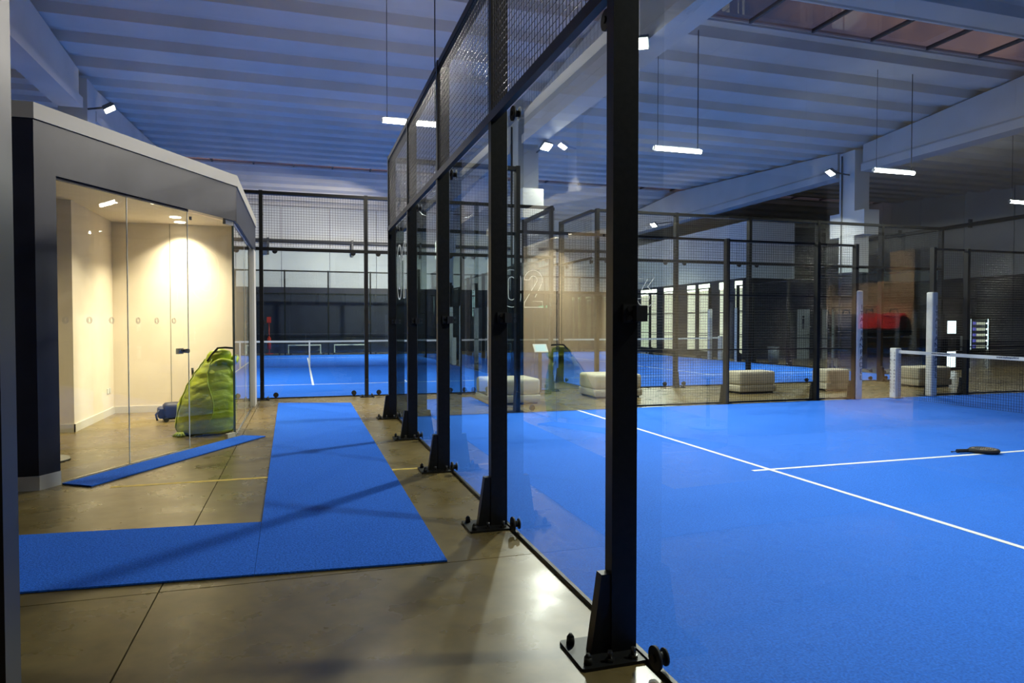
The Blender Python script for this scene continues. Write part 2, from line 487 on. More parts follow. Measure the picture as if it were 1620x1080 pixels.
for i in range(28):
    z = 3.52 + i * 0.074
    b.prism_x([(BY - 0.04, z), (BY + 0.01, z), (BY + 0.01, z + 0.070), (BY - 0.01, z + 0.055)], 18.7, 20.3)
o = b.build('ribbed_cladding', M['ribbed'], blk); o['kind'] = 'stuff'
edges = sorted([e for w in wins for e in w])
prev = BY
for (w0, w1) in sorted(wins):
    MB().box(BX, prev, 0, BX + 0.12, w0, 3.42).build('pier', M['wall_dark'], blk)
    prev = w1
MB().box(BX, prev, 0, BX + 0.12, YW1, 3.42).build('pier', M['wall_dark'], blk)
WL = ['furthest', 'wide', 'narrow', 'middle', 'slim', 'nearest']
for k, (w0, w1) in enumerate(wins):
    w = thing('window_%d' % (k + 1), 'warm yellow lit window of the inner building', None, kind='structure')
    MB().box(BX + 0.06, w0, 0.25, BX + 0.10, w1, 3.02).build('pane', M['lit_window'], w)
    MB().box(BX + 0.03, w0, 3.02, BX + 0.10, w1, 3.32).build('light_box', M['lit_tube'], w)
    MB().box(BX, w0, 3.32, BX + 0.12, w1, 3.42).box(BX, w0, 0, BX + 0.12, w1, 0.25).build('window_frame', M['wall_dark'], w)
    for zz in (1.05, 2.0):
        MB().box(BX + 0.03, w0, zz - 0.015, BX + 0.06, w1, zz + 0.015).build('glazing_bar', M['wall_dark'], w)

# cold lit strips and exit sign on the end wall
for nm, x0, x1, z0, z1, lab in (('strip_light', 7.62, 7.95, 1.95, 3.40, 'tall cold white strip light on the end wall'),
                                ('strip_light', 5.5, 5.68, 2.05, 3.0, 'short cold white strip light on the end wall')):
    t = thing(nm, lab, 'light', (x0, YW1, 0))
    MB().box(-0.03, -0.06, z0 - 0.03, x1 - x0 + 0.03, -0.003, z1 + 0.03).build('housing', M['grey_plastic'], t)
    MB().box(0, -0.08, z0, x1 - x0, -0.06, z1).build('diffuser', M['cold_strip'], t)
t = thing('exit_sign', 'small green glowing exit sign on the end wall', 'sign', (11.6, YW1, 2.44))
MB().box(-0.03, -0.05, -0.03, 0.57, 0, 0.23).build('housing', M['white_plastic'], t)
MB().box(0, -0.07, 0, 0.54, -0.05, 0.20).build('face', M['exit'], t)

# ================================================================== COURTS
post_me = MB().box(-0.12, -0.035, 0.0, 0.0, 0.035, 4.06).mesh('post', M['steel'])
post3_me = MB().box(-0.10, -0.035, 0.0, 0.0, 0.035, 3.02).mesh('post', M['steel'])
pb = MB()
pb.prism([(-0.30, -0.13), (-0.29, -0.14), (0.0, -0.14), (0.01, -0.13), (0.01, 0.13), (0, 0.14), (-0.29, 0.14), (-0.30, 0.13)], 0.0, 0.014)
plate_me = pb.mesh('base_plate', M['steel'])
gusset_me = MB().prism_y([(-0.215, 0.014), (-0.12, 0.014), (-0.12, 0.36), (-0.165, 0.36)], -0.028, 0.028).mesh('gusset', M['steel'])
bolt_me = MB().cyl((0, 0, 0.014), (0, 0, 0.028), 0.02, n=6, smooth=False).cyl((0, 0, 0.028), (0, 0, 0.060), 0.011, n=8).mesh('anchor_bolt', M['bolt'])
capn_me = MB().cyl((0, 0, 0.014), (0, 0, 0.045), 0.019, 0.017, n=10).cyl((0, 0, 0.045), (0, 0, 0.06), 0.017, 0.006, n=10).mesh('anchor_bolt', M['rubber'])
# disc clamp holding the glass: axis along local x
clamp_me = MB().cyl((-0.030, 0, 0), (-0.016, 0, 0), 0.050, n=20).cyl((-0.012, 0, 0), (0.028, 0, 0), 0.022, n=10).cyl((0.016, 0, 0), (0.024, 0, 0), 0.036, n=20).cyl((-0.040, 0, 0), (-0.030, 0, 0), 0.018, n=8).mesh('disc_clamp', M['rubber'])
mid_me = MB().box(-0.075, -0.05, 1.465, -0.005, -0.03, 1.545).box(-0.03, -0.085, 1.47, 0.022, -0.03, 1.54).mesh('mid_clamp', M['rubber'])
mbolt_me = MB().cyl((-0.05, -0.05, 1.485), (-0.05, -0.062, 1.485), 0.013, n=6, smooth=False).cyl((-0.05, -0.05, 1.525), (-0.05, -0.062, 1.525), 0.013, n=6, smooth=False).mesh('clamp_bolt', M['bolt'])
rail_me = {}
def rail(len_, h=0.05):
    k = (round(len_, 3), h)
    if k not in rail_me:
        rail_me[k] = MB().box(-0.128, 0, -h / 2, -0.084, len_, h / 2).mesh('rail', M['steel'])
    return rail_me[k]
top_me = {}
def toprail(L_):
    if L_ not in top_me:
        top_me[L_] = MB().box(-0.115, 0.03, -0.03, -0.01, L_ - 0.03, 0.03).mesh('top_rail', M['steel'])
    return top_me[L_]
glass_me = {}
def glass(len_, h):
    k = (round(len_, 3), h)
    if k not in glass_me:
        glass_me[k] = MB().box(0.002, 0.006, 0.02, 0.014, len_ - 0.006, h - 0.02).mesh('glass_panel', M['glass'])
    return glass_me[k]
wire_me = {}
def wiremesh(len_, h, step=0.05, r=0.0028):
    k = (round(len_, 3), round(h, 3))
    if k not in wire_me:
        b = MB()
        n = int(round(len_ / step)); m = int(round(h / step))
        def bar(p, q, ax):
            o = len(b.v)
            for c in (p, q):
                for t in range(3):
                    a, d = r * math.cos(2 * PI * t / 3), r * math.sin(2 * PI * t / 3)
                    b.v.append((c[0] + a, c[1] + (0 if ax == 'y' else d), c[2] + (d if ax == 'y' else 0)))
            for t in range(3):
                t2 = (t + 1) % 3
                b.f.append((o + t, o + t2, o + 3 + t2, o + 3 + t)); b.sm.append(True)
        for i in range(n + 1): bar((0, len_ * i / n, 0), (0, len_ * i / n, h), 'z')
        for j in range(m + 1): bar((0.004, 0, h * j / m), (0.004, len_, h * j / m), 'y')
        wire_me[k] = b.mesh('wire_mesh', M['wire'])
    return wire_me[k]
screw_me = MB().cyl((-0.125, 0, 0), (-0.117, 0, 0), 0.011, n=8).mesh('post_screw', M['bolt'])
screwy_me = MB().cyl((-0.06, -0.042, 0), (-0.06, -0.034, 0), 0.011, n=8).mesh('post_screw', M['bolt'])

def make_post(fence, v, tall=True, clamps=(True, True), detail=True):
    p = link('post', post_me if tall else post3_me, fence, (0, v, 0))
    link('base_plate', plate_me, p)
    link('gusset', gusset_me, p)
    if detail:
        for (bx, by) in ((-0.26, 0.10), (-0.26, -0.10), (-0.05, -0.105), (-0.16, -0.105)):
            link('anchor_bolt', capn_me if bx == -0.26 else bolt_me, p, (bx, by, 0))
        link('mid_clamp', mid_me, p)
        link('clamp_bolt', mbolt_me, p)
        if tall:
            for z in (3.12, 3.6, 3.94): link('post_screw', screwy_me, p, (0, 0, z))
    return p

def number_outlines(d):
    W_, H_ = 0.42, 0.81
    def arc(cx, cz, r, a0, a1, n=14, rz=None):
        rz = rz or r
        return [(cx + r * math.cos(math.radians(a0 + (a1 - a0) * i / n)), cz + rz * math.sin(math.radians(a0 + (a1 - a0) * i / n))) for i in range(n + 1)]
    if d == '0':
        return [arc(.21, .60, .21, 0, 180) + arc(.21, .21, .21, 180, 360), arc(.21, .58, .075, 0, 180) + arc(.21, .23, .075, 180, 360)]
    if d == '1':
        return [[(.06, .68), (.20, .81), (.31, .81), (.31, 0), (.16, 0), (.16, .62), (.06, .55)]]
    if d == '2':
        return [arc(.21, .60, .21, 180, -28) + [(.20, .13), (.42, .13), (.42, 0), (0, 0), (0, .10)] + arc(.21, .60, .085, -32, 180)]
    if d == '3':
        return [[(.02, .81), (.41, .81), (.41, .70), (.25, .49)] + arc(.20, .25, .22, 62, -170, 18) + arc(.20, .25, .095, -170, 80, 12) + [(.11, .36), (.11, .44), (.25, .68), (.02, .68)]]

def glass_back(name, label, loc, rotz, posts=(0, 2, 4, 6, 8, 10), number=None, num_v=None, detail=True):
    """5-bay glass wall: local +y along the wall, local -x outside, glass 3 m, wire mesh to 4 m"""
    t = thing(name, label, 'glass wall', loc, rotz)
    for v in posts: make_post(t, v, True, detail=detail)
    for a, b_ in zip(posts[:-1], posts[1:]):
        L_ = b_ - a
        g = link('glass_panel', glass(L_, 3.0), t, (0, a, 0))
        for v in (a + 0.25, b_ - 0.25):
            for z in (0.075, 2.90):
                link('disc_clamp', clamp_me, g, (0, v - a, z))
        link('rail', rail(L_, 0.065), t, (0, a, 2.93))
        link('top_rail', toprail(L_), t, (0, a, 4.02))
        link('wire_mesh', wiremesh(L_, 1.0), t, (-0.108, a, 2.98))
        link('bottom_channel', channel(L_), t, (0, a, 0))
        if number and abs(num_v - (a + b_) / 2) < L_ / 2:
            for di, d in enumerate(number):
                mbn = MB()
                for poly in number_outlines(d):
                    pts = [(-0.004, -(x + di * 0.50), z) for x, z in poly]
                    mbn.tube(pts, 0.0085, 6, closed=True)
                s_ = mbn.build('number_sticker', M['sticker'], g)
                s_.location = (-0.002, num_v - a + 0.46, 1.84); s_.scale = (0.12, 1, 1)
                tag(s_, 'white outlined digit %s on the glass' % d)
    return t
ch_me = {}
def channel(L_):
    if L_ not in ch_me:
        ch_me[L_] = MB().box(-0.003, 0, 0.0, 0.018, L_, 0.022).mesh('bottom_channel', M['steel'])
    return ch_me[L_]

pad_letters = None
def side_fence(name, label, loc, rotz, us, pads=(8.9, 10.85), detail=True, flip=1):
    """local +y along the court side, local -x outside"""
    t = thing(name, label, 'fence', loc, rotz)
    for u in us:
        make_post(t, u, u in (2.0, 18.0), detail=False)
    for a, b_ in zip([0.0] + list(us[:-1]), us):
        L_ = b_ - a
        if L_ <= 0.01 or (abs(a - pads[0]) < 0.01): continue
        end = a < 1.9 or b_ > 18.1
        step2 = (1.9 < a < 3.9) or (15.9 < a < 17.9)
        if end:
            g = link('glass_panel', glass(L_, 3.0), t, (0, a, 0))
            for v in (0.25, L_ - 0.25):
                for z in (0.075, 2.9): link('disc_clamp', clamp_me, g, (0, v, z))
            link('rail', rail(L_), t, (0, a, 2.96)); link('top_rail', toprail(L_), t, (0, a, 4.02))
            link('wire_mesh', wiremesh(L_, 1.0), t, (-0.108, a, 2.98))
        elif step2:
            g = link('glass_panel', glass(L_, 2.0), t, (0, a, 0))
            for v in (0.25, L_ - 0.25):
                for z in (0.075, 1.9): link('disc_clamp', clamp_me, g, (0, v, z))
            link('rail', rail(L_), t, (0, a, 2.0)); link('rail', rail(L_), t, (0, a, 3.0))
            link('wire_mesh', wiremesh(L_, 1.0), t, (-0.108, a, 2.0))
        else:
            for z in (1.0, 2.0): link('rail', rail(L_, 0.022), t, (0, a, z))
            link('rail', rail(L_, 0.04), t, (0, a, 3.0))
            link('rail', rail(L_, 0.03), t, (0, a, 0.03))
            link('wire_mesh', wiremesh(L_, 3.0), t, (-0.108, a, 0.02))
    return t

net_cache = {}
def make_net(label, loc, rotz):
    """local +x across the court (10 m), centred posts at both ends"""
    t = thing('court_net', label, 'net', loc, rotz)
    if 'mesh' not in net_cache:
        b = MB(); r = 0.0016
        def top(x): return 0.86 + 0.04 * (abs(x - 5) / 5) ** 2
        n = 220
        for i in range(n + 1):
            x = 0.08 + 9.84 * i / n
            b.box(x - r, -r, 0.02, x + r, r, top(x))
        for j in range(20):
            f = j / 19
            prevx = None
            for i in range(9):
                xa, xb = 0.08 + 9.84 * i / 9, 0.08 + 9.84 * (i + 1) / 9
                za, zb = 0.02 + (top(xa) - 0.02) * f, 0.02 + (top(xb) - 0.02) * f
                b.add([(xa, -r, za - r), (xa, r, za - r), (xa, 0, za + r), (xb, -r, zb - r), (xb, r, zb - r), (xb, 0, zb + r)], [(0, 1, 4, 3), (1, 2, 5, 4), (2, 0, 3, 5)])
        net_cache['mesh'] = b.mesh('net_mesh', M['net'])
        b = MB()
        for i in range(12):
            xa, xb = 0.06 + 9.88 * i / 12, 0.06 + 9.88 * (i + 1) / 12
            za, zb = top(xa), top(xb)
            b.add([(xa, -0.010, za), (xa, 0.010, za), (xa, 0.010, za + 0.06), (xa, -0.010, za + 0.06), (xb, -0.010, zb), (xb, 0.010, zb), (xb, 0.010, zb + 0.06), (xb, -0.010, zb + 0.06)],
                  [(0, 1, 5, 4), (1, 2, 6, 5), (2, 3, 7, 6), (3, 0, 4, 7), (0, 3, 2, 1), (4, 5, 6, 7)])
        net_cache['tape'] = b.mesh('net_tape', M['tape'])
        net_cache['strap'] = MB().box(4.975, -0.014, 0.0, 5.025, 0.014, 0.93).mesh('centre_strap', M['tape'])
        me = round_box(0.15, 0.15, 1.0, 0.02); me.materials.append(M['pad']); me.name = 'net_post'
        net_cache['post'] = me
        net_cache['foot'] = MB().box(-0.11, -0.09, 0, 0.11, 0.09, 0.02).mesh('net_foot', M['steel'])
    link('net_mesh', net_cache['mesh'], t); link('net_tape', net_cache['tape'], t); link('centre_strap', net_cache['strap'], t)
    for x in (0.0, 10.0):
        p = link('net_post', net_cache['post'], t, (x, 0, 0))
        link('net_foot', net_cache['foot'], p)
    return t

def turf(label, loc, rotz, name='floor_court'):
    """local x 0..10 across, local y 0..20 along"""
    t = thing(name, label, None, loc, rotz, kind='structure')
    MB().box(0.0, 0.015, 0.0005, 10.0, 20.0, 0.010).build('turf', M['turf'], t)
    w = 0.025
    for y in (3.05, 16.95): MB().box(0.02, y - w, 0.010, 9.98, y + w, 0.0125).build('court_line', M['line'], t)
    MB().box(5 - w, 2.85, 0.010, 5 + w, 17.15, 0.0128).build('court_line', M['line'], t)
    return t

# --- court 01 (the one beside the walkway): back wall on x = 0, court runs along +x
A = thing('floor_court', 'bright blue artificial turf of the near court with white lines', None, kind='structure')
MB().box(0.015, 0.0, 0.0005, 20.0, 10.0, 0.010).build('turf', M['turf'], A)
for x in (3.05, 16.95): MB().box(x - .025, 0.02, 0.010, x + .025, 9.98, 0.0125).build('court_line', M['line'], A)
MB().box(2.85, 4.975, 0.010, 17.15, 5.025, 0.0128).build('court_line', M['line'], A)
glass_back('glass_back_wall', 'glass wall on black posts with wire mesh top beside the blue runner', (0, 0, 0), 0, number='01', num_v=9.36)

# side fence of court 01 on y = 10 (outside is +y)
SIDE_A = [2.0, 4.0, 6.0, 8.0, 8.9, 10.85, 11.75, 13.75, 15.75]
fA = side_fence('side_fence', 'black mesh side fence of the near court with a gap at the net', (0, 10, 0), -PI / 2, SIDE_A)
# local (x,y) -> world: rot -90: x' = y, y' = -x  => outside (-x) becomes +y
letters = {c: text_mesh(c, 0.13, 'lettering', M['ink']) for c in set('ITALIANPADEL')}
def padded_cover(fence, u, word=False, faces_y=True):
    me = round_box(0.16, 0.15, 2.12, 0.03); me.materials.append(M['pad'])
    p = link('post_pad', me, fence, (-0.055, u, 0))
    tag(p, 'white padded post cover')
    if word:
        for i, c in enumerate('ITALIANPADEL'):
            o = link('lettering', letters[c], p, (0.083, 0.03, 1.80 - i * 0.125))
            o.rotation_euler = (PI / 2, 0, PI / 2)
    return p
padded_cover(fA, 8.96, True)
padded_cover(fA, 10.84, True)

nA = make_net('black court net with white top tape on the near court', (9.80, -0.06, 0.0), PI / 2)
tape_txt = text_mesh('www.italianpadel.it', 0.05, 'tape_lettering', M['ink'])
for px in (6.0, 7.75, 9.0):
    o = link('tape_lettering', tape_txt, nA, (px, 0.0125, 0.90 + 0.04 * (abs(px - 5) / 5) ** 2))
    o.rotation_euler = (PI / 2, 0, PI)
for i, c in enumerate('ITALIANPADEL'):
    for sx in (-0.045, 0.045):
        o = link('post_lettering', letters[c], nA, (9.995 + 0, 0.078, 0.90 - i * 0.068))
        o.scale = (0.5, 0.5, 0.5)
        o.rotation_euler = (PI / 2, 0, PI); o.location.x = 10.0 + sx

# --- courts 02 and 03 beyond the cross walkway
def far_court(num, ox, oy, num_v, lab, sides):
    turf('blue artificial turf of the court ' + lab, (ox - 10, oy, 0), 0)
    glass_back('glass_back_wall', 'glass end wall marked %s facing the cross walkway, of the court %s' % (num, lab), (ox, oy, 0), PI / 2, number=num, num_v=num_v, detail=True)
    glass_back('glass_back_wall', 'distant glass end wall closing the court ' + lab, (ox - 10, oy + 20, 0), -PI / 2, detail=False)
    make_net('black court net with white top tape on the court ' + lab, (ox - 10, oy + 10, 0), 0)
    us = [2.0, 4.0, 6.0, 8.0, 8.9, 10.85, 11.75, 13.75, 16.0, 18.0, 20.0]
    for s in sides:
        if s == 'R':
            f = side_fence('side_fence', 'black mesh fence closing the right side of the court ' + lab, (ox, oy, 0), PI, us)
            f.scale = (1, -1, 1)
        else:
            f = side_fence('side_fence', 'black mesh fence closing the left side of the court ' + lab, (ox - 10, oy, 0), 0, us)
        padded_cover(f, 8.96); padded_cover(f, 10.84)
far_court('02', 3.85, 13.5, 0.64, 'past the long runner', 'R')
far_court('03', 14.95, 13.5, 8.99, 'beside the warm windows', 'LR')
# ================================================================== BOOTH
booth = thing('glass_booth', 'navy glass-fronted booth with cream coping and warm lit interior', 'booth')
W0, C1, CF, C2, C3, W1 = (-4.78, 6.20), (-3.632, 6.204), (-3.525, 6.403), (-2.21, 8.85), (-2.21, 12.75), (-4.78, 12.75)
def offset_poly(poly, d):
    n = len(poly); out = []
    for i in range(n):
        p0, p1, p2 = Vector(poly[i - 1]), Vector(poly[i]), Vector(poly[(i + 1) % n])
        e1, e2 = (p1 - p0).normalized(), (p2 - p1).normalized()
        n1, n2 = Vector((e1.y, -e1.x)), Vector((e2.y, -e2.x))
        k = (n1 + n2).normalized()
        out.append(tuple(p1 + k * (d / max(0.2, k.dot(n1)))))
    return out
OUT = [W0, C1, C2, C3, W1]
INN = offset_poly(OUT, -0.10)
def wall_seg(i, j, z0, z1, name, mat, d0=0.0, d1=-0.10, t0=0.0, t1=1.0):
    """piece of the booth ring between outline points i and j"""
    a, b_ = offset_poly(OUT, d0), offset_poly(OUT, d1)
    p = lambda P, t: tuple(Vector(P[i]).lerp(Vector(P[j]), t))
    poly = [p(a, t0), p(a, t1), p(b_, t1), p(b_, t0)]
    return MB().prism(poly, z0, z1).build(name, mat, booth)
for (i, j) in ((0, 1), (1, 2), (2, 3), (3, 4), (4, 0)):
    wall_seg(i, j, 2.80, 3.25, 'fascia', M['navy'])
    wall_seg(i, j, 3.25, 3.39, 'coping', M['coping'], 0.015, -0.12)
tF = (Vector(CF) - Vector(C1)).length / (Vector(C2) - Vector(C1)).length
wall_seg(0, 1, 0, 2.80, 'outer_wall', M['navy'])
wall_seg(1, 2, 0, 2.80, 'outer_wall', M['navy'], t1=tF)
wall_seg(3, 4, 0, 2.80, 'outer_wall', M['navy'])
wall_seg(4, 0, 0, 2.80, 'outer_wall', M['navy'])
wall_seg(0, 1, 0, 0.125, 'skirting', M['white'], 0.014, 0.0)
wall_seg(1, 2, 0, 0.125, 'skirting', M['white'], 0.014, 0.0, t1=tF)
MB().prism(offset_poly(OUT, -0.11), 3.14, 3.24).build('booth_ceiling', M['cream'], booth)
# inner lining
MB().box(-3.512, 11.924, 0.11, -3.506, 11.93, 3.14).build('wall_seam', M['dark_edge'], booth)
MB().box(-4.68, 9.86, 0, -4.37, 12.0, 3.14).build('inner_wall', M['cream'], booth)
MB().box(-4.68, 6.31, 0, -4.66, 9.86, 3.14).build('inner_wall', M['cream'], booth)
MB().box(-4.37, 11.93, 0, -2.32, 12.64, 3.14).build('inner_wall', M['cream'], booth)
MB().box(-4.66, 6.30, 0, -3.70, 6.32, 3.14).build('inner_wall', M['cream'], booth)
sk = MB()
sk.box(-4.66, 9.845, 0, -4.355, 9.86, 0.11)
sk.box(-4.37, 9.845, 0, -4.355, 11.93, 0.11)
sk.box(-4.37, 11.915, 0, -2.32, 11.93, 0.11)
sk.build('inner_skirting', M['white'], booth)
# far jamb of the east side
MB().box(-2.31, 12.25, 0, -2.21, 12.75, 2.80).build('jamb', M['white'], booth)
# front glass
fv = (Vector(C2) - Vector(CF)); fl_ = fv.length; fd = fv / fl_; fn = Vector((fd.y, -fd.x))
def front_box(s0, s1, d0, d1, z0, z1, name, mat, parent=booth):
    q = [Vector(CF) + fd * s0 + fn * d1, Vector(CF) + fd * s1 + fn * d1, Vector(CF) + fd * s1 + fn * d0, Vector(CF) + fd * s0 + fn * d0]
    return MB().prism([tuple(p) for p in reversed(q)] if (q[1] - q[0]).cross(q[2] - q[1]) < 0 else [tuple(p) for p in q], z0, z1).build(name, mat, parent)
S1, S2 = 0.905, 1.86
g1 = front_box(0.0, S1 - 0.003, -0.05, -0.04, 0.012, 2.79, 'glass_pane', M['booth_glass'])
g2 = front_box(S1 + 0.003, S2 - 0.004, -0.05, -0.04, 0.012, 2.79, 'glass_pane', M['booth_glass'])
door = front_box(S2 + 0.004, fl_ - 0.03, -0.05, -0.04, 0.012, 2.77, 'glass_door', M['booth_glass'])
front_box(0.0, S2, -0.06, -0.03, 2.775, 2.80, 'head_channel', M['navy'])
front_box(0.0, S2, -0.055, -0.035, 0.0, 0.012, 'floor_channel', M['chrome'])
for s in (S1, S2):
    front_box(s - 0.003, s + 0.003, -0.05, -0.04, 0.012, 2.79, 'glass_edge', M['edge'])
front_box(fl_ - 0.034, fl_ - 0.028, -0.05, -0.04, 0.012, 2.77, 'door_edge', M['dark_edge'], door)
front_box(fl_ - 0.20, fl_ - 0.03, -0.065, -0.025, 0.0, 0.055, 'floor_hinge', M['coping'], door)
front_box(fl_ - 0.20, fl_ - 0.03, -0.065, -0.025, 2.74, 2.80, 'top_hinge', M['coping'], door)
front_box(S2 + 0.03, S2 + 0.06, -0.040, -0.028, 2.69, 2.73, 'door_stop', M['rubber'], door)
lk = front_box(S2 - 0.20, S2 - 0.11, -0.062, -0.028, 1.12, 1.185, 'lock_body', M['chrome'], g2)
q = Vector(CF) + fd * (S2 - 0.09) - fn * 0.03
MB().cyl((q.x, q.y, 1.153), (q.x + fn.x * 0.05, q.y + fn.y * 0.05, 1.153), 0.026, n=14).build('lock_knob', M['chrome'], g2)
for k, s in enumerate((0.12, 0.40, 0.68)):
    for (base, g) in ((0.0, g1), (S1 + 0.02, g2)):
        c = Vector(CF) + fd * (base + s) - fn * 0.040
        ring = MB()
        ring.tube([(c.x + fd.x * 0.032 * math.cos(a), c.y + fd.y * 0.032 * math.cos(a), 1.50 + 0.032 * math.sin(a)) for a in [2 * PI * i / 20 for i in range(20)]], 0.0022, 4, True)
        ring.tube([(c.x + fd.x * 0.018 * math.cos(a), c.y + fd.y * 0.018 * math.cos(a), 1.50 + 0.022 * math.sin(a)) for a in [2 * PI * i / 12 for i in range(12)]], 0.0022, 4, True)
        ring.build('frosted_marker', M['coping'], g)
# east glass
MB().box(-2.26, 8.90, 0.012, -2.25, 10.60, 2.79).build('glass_pane', M['booth_glass'], booth)
MB().box(-2.26, 10.61, 0.012, -2.25, 12.25, 2.79).build('glass_pane', M['booth_glass'], booth)
MB().box(-2.262, 8.888, 0.012, -2.248, 8.90, 2.79).build('glass_edge', M['dark_edge'], booth)
MB().box(-2.262, 10.60, 0.012, -2.248, 10.61, 2.79).build('glass_edge', M['edge'], booth)
MB().box(-2.27, 8.9, 0.0, -2.24, 12.25, 0.014).build('floor_channel', M['chrome'], booth)
MB().box(-2.27, 8.9, 2.775, -2.24, 12.25, 2.80).build('head_channel', M['chrome'], booth)
# wall socket, downlights
sck = MB().box(-4.372, 11.50, 0.36, -4.360, 11.60, 0.44).box(-4.372, 11.64, 0.36, -4.360, 11.72, 0.44).build('wall_socket', M['white_plastic'], booth)
for (x, y) in ((-3.31, 9.78), (-3.28, 11.05), (-3.30, 11.60)):
    d = thing('downlight', 'x', None, (x, y, 3.14)); d.parent = booth
    del d['label']
    MB().cyl((0, 0, -0.004), (0, 0, 0.001), 0.095, n=24).build('trim_ring', M['white'], d)
    MB().cyl((0, 0, -0.012), (0, 0, -0.004), 0.080, 0.082, n=24).build('lens', M['downlight'], d)
    area_light('downlight_source', d, (0, 0, -0.03), (0, 0, -1), BOOTH_W, 0.15, 0.15, (1.0, 0.85, 0.62), math.radians(115))

# mat in front of the booth
mt = [(-3.505, 6.375), (-3.225, 6.19), (-1.87, 8.66), (-2.165, 8.805)]
t = thing('door_mat', 'narrow blue carpet strip along the booth glass', 'carpet')
MB().prism(mt, 0.0015, 0.006).build('backing', M['carpet_back'], t)
MB().prism(mt, 0.006, 0.016).build('pile', M['carpet'], t)
# runners
def carpet(label, poly, z=0.0):
    t = thing('carpet_runner', label, 'carpet')
    MB().prism(poly, z + 0.0015, z + 0.005).build('backing', M['carpet_back'], t)
    MB().prism(poly, z + 0.005, z + 0.014).build('pile', M['carpet'], t)
carpet('long blue carpet runner between the booth and the glass wall', [(-1.685, 3.437), (-0.57, 3.345), (-0.545, 12.25), (-1.83, 12.62)])
carpet('blue carpet runner turning off towards the dark door post', [(-4.6, 3.66), (-1.687, 3.437), (-1.705, 4.55), (-4.6, 4.83)])

# ---- beanbag
def beanbag():
    t = thing('beanbag', 'lime green beanbag leaning against the booth glass', 'beanbag', (-2.64, 9.30, -0.011))
    nt, nh = 96, 96
    prof = [(0, 0.29), (0.03, 0.355), (0.10, 0.385), (0.25, 0.39), (0.40, 0.37), (0.55, 0.325), (0.70, 0.255), (0.80, 0.195), (0.87, 0.155), (0.93, 0.15), (0.97, 0.125), (1.0, 0.03)]
    def rad(h):
        for (a, ra), (b_, rb_) in zip(prof[:-1], prof[1:]):
            if a <= h <= b_:
                f = (h - a) / (b_ - a); f = f * f * (3 - 2 * f)
                return ra + (rb_ - ra) * f
        return prof[-1][1]
    b = MB(); H_ = 1.13
    for j in range(nh + 1):
        h = j / nh
        lean = 0.20 * max(0, h - 0.1) ** 1.2
        for i in range(nt):
            a = 2 * PI * i / nt
            r = rad(h)
            w = noise.noise(Vector((math.cos(a) * 1.6, math.sin(a) * 1.6, h * 7.0))) * 0.05 + noise.noise(Vector((math.cos(a) * 5, math.sin(a) * 5, h * 16))) * 0.02
            ph = h * 30 + 2.6 * math.sin(a * 2 + 0.6) + 2.0 * noise.noise(Vector((math.cos(a) * 2, math.sin(a) * 2, h * 4 + 7)))
            env = max(0.0, min(1.0, (h - 0.05) * 8)) * max(0.0, min(1.0, (0.9 - h) * 6))
            wr = -0.055 * env * (1 - abs(math.sin(ph))) ** 3 * (0.4 + 0.6 * noise.noise(Vector((math.cos(a) * 3, math.sin(a) * 3, h * 9))) ** 2 * 3)
            r *= (1 + (w + wr) * 1.1)
            x = lean + r * 1.03 * math.cos(a); y = r * 0.92 * math.sin(a); z = 0.012 + H_ * h
            x = min(x, 0.36)
            b.v.append((x, y, z))
    for j in range(nh):
        for i in range(nt):
            i2 = (i + 1) % nt
            b.f.append((j * nt + i, j * nt + i2, (j + 1) * nt + i2, (j + 1) * nt + i)); b.sm.append(True)
    b.f.append(tuple(range(nt - 1, -1, -1))); b.sm.append(False)
    b.f.append(tuple(nh * nt + i for i in range(nt))); b.sm.append(False)
    b.build('body', M['lime'], t)
    # piped seams running up the front
    for a0, sway in ((-1.65, 0.30), (-2.75, 0.12), (-0.5, 0.1)):
        pts = []
        for k in range(26):
            h = 0.02 + 0.86 * k / 25
            a = a0 + sway * math.sin(h * 5.5)
            lean = 0.20 * max(0, h - 0.1) ** 1.2
            r = rad(h) * 1.0 + 0.012
            pts.append((min(0.36, lean + r * 1.03 * math.cos(a)), r * 0.92 * math.sin(a), 0.012 + H_ * h))
        MB().tube(pts, 0.009, 6).build('seam', M['lime'], t)
    # folded collar below the top and knotted bottom
    pts = [(0.185 + 0.19 * math.cos(a), 0.17 * math.sin(a) - 0.01, 0.95 + 0.035 * math.sin(3 * a) + 0.05 * math.cos(a)) for a in [2 * PI * i / 28 for i in range(28)]]
    MB().tube(pts, 0.034, 8, True).build('collar', M['lime'], t)
    b = MB()
    for k in range(5):
        a = -2.4 + k * 0.35
        b.tube([(-0.25, -0.22, 0.04), (-0.29 + 0.05 * math.cos(a), -0.26 + 0.05 * math.sin(a), 0.06), (-0.29 + 0.11 * math.cos(a), -0.26 + 0.11 * math.sin(a), 0.026)], 0.015, 6)
    b.build('tie_knot', M['lime'], t)
    MB().tube([(0.02, -0.10, 0.98), (0.08, -0.11, 1.07), (0.15, -0.09, 1.155), (0.24, -0.06, 1.16), (0.34, -0.03, 1.15)], 0.015, 6).build('carry_strap', M['dark_strap'], t)
beanbag()

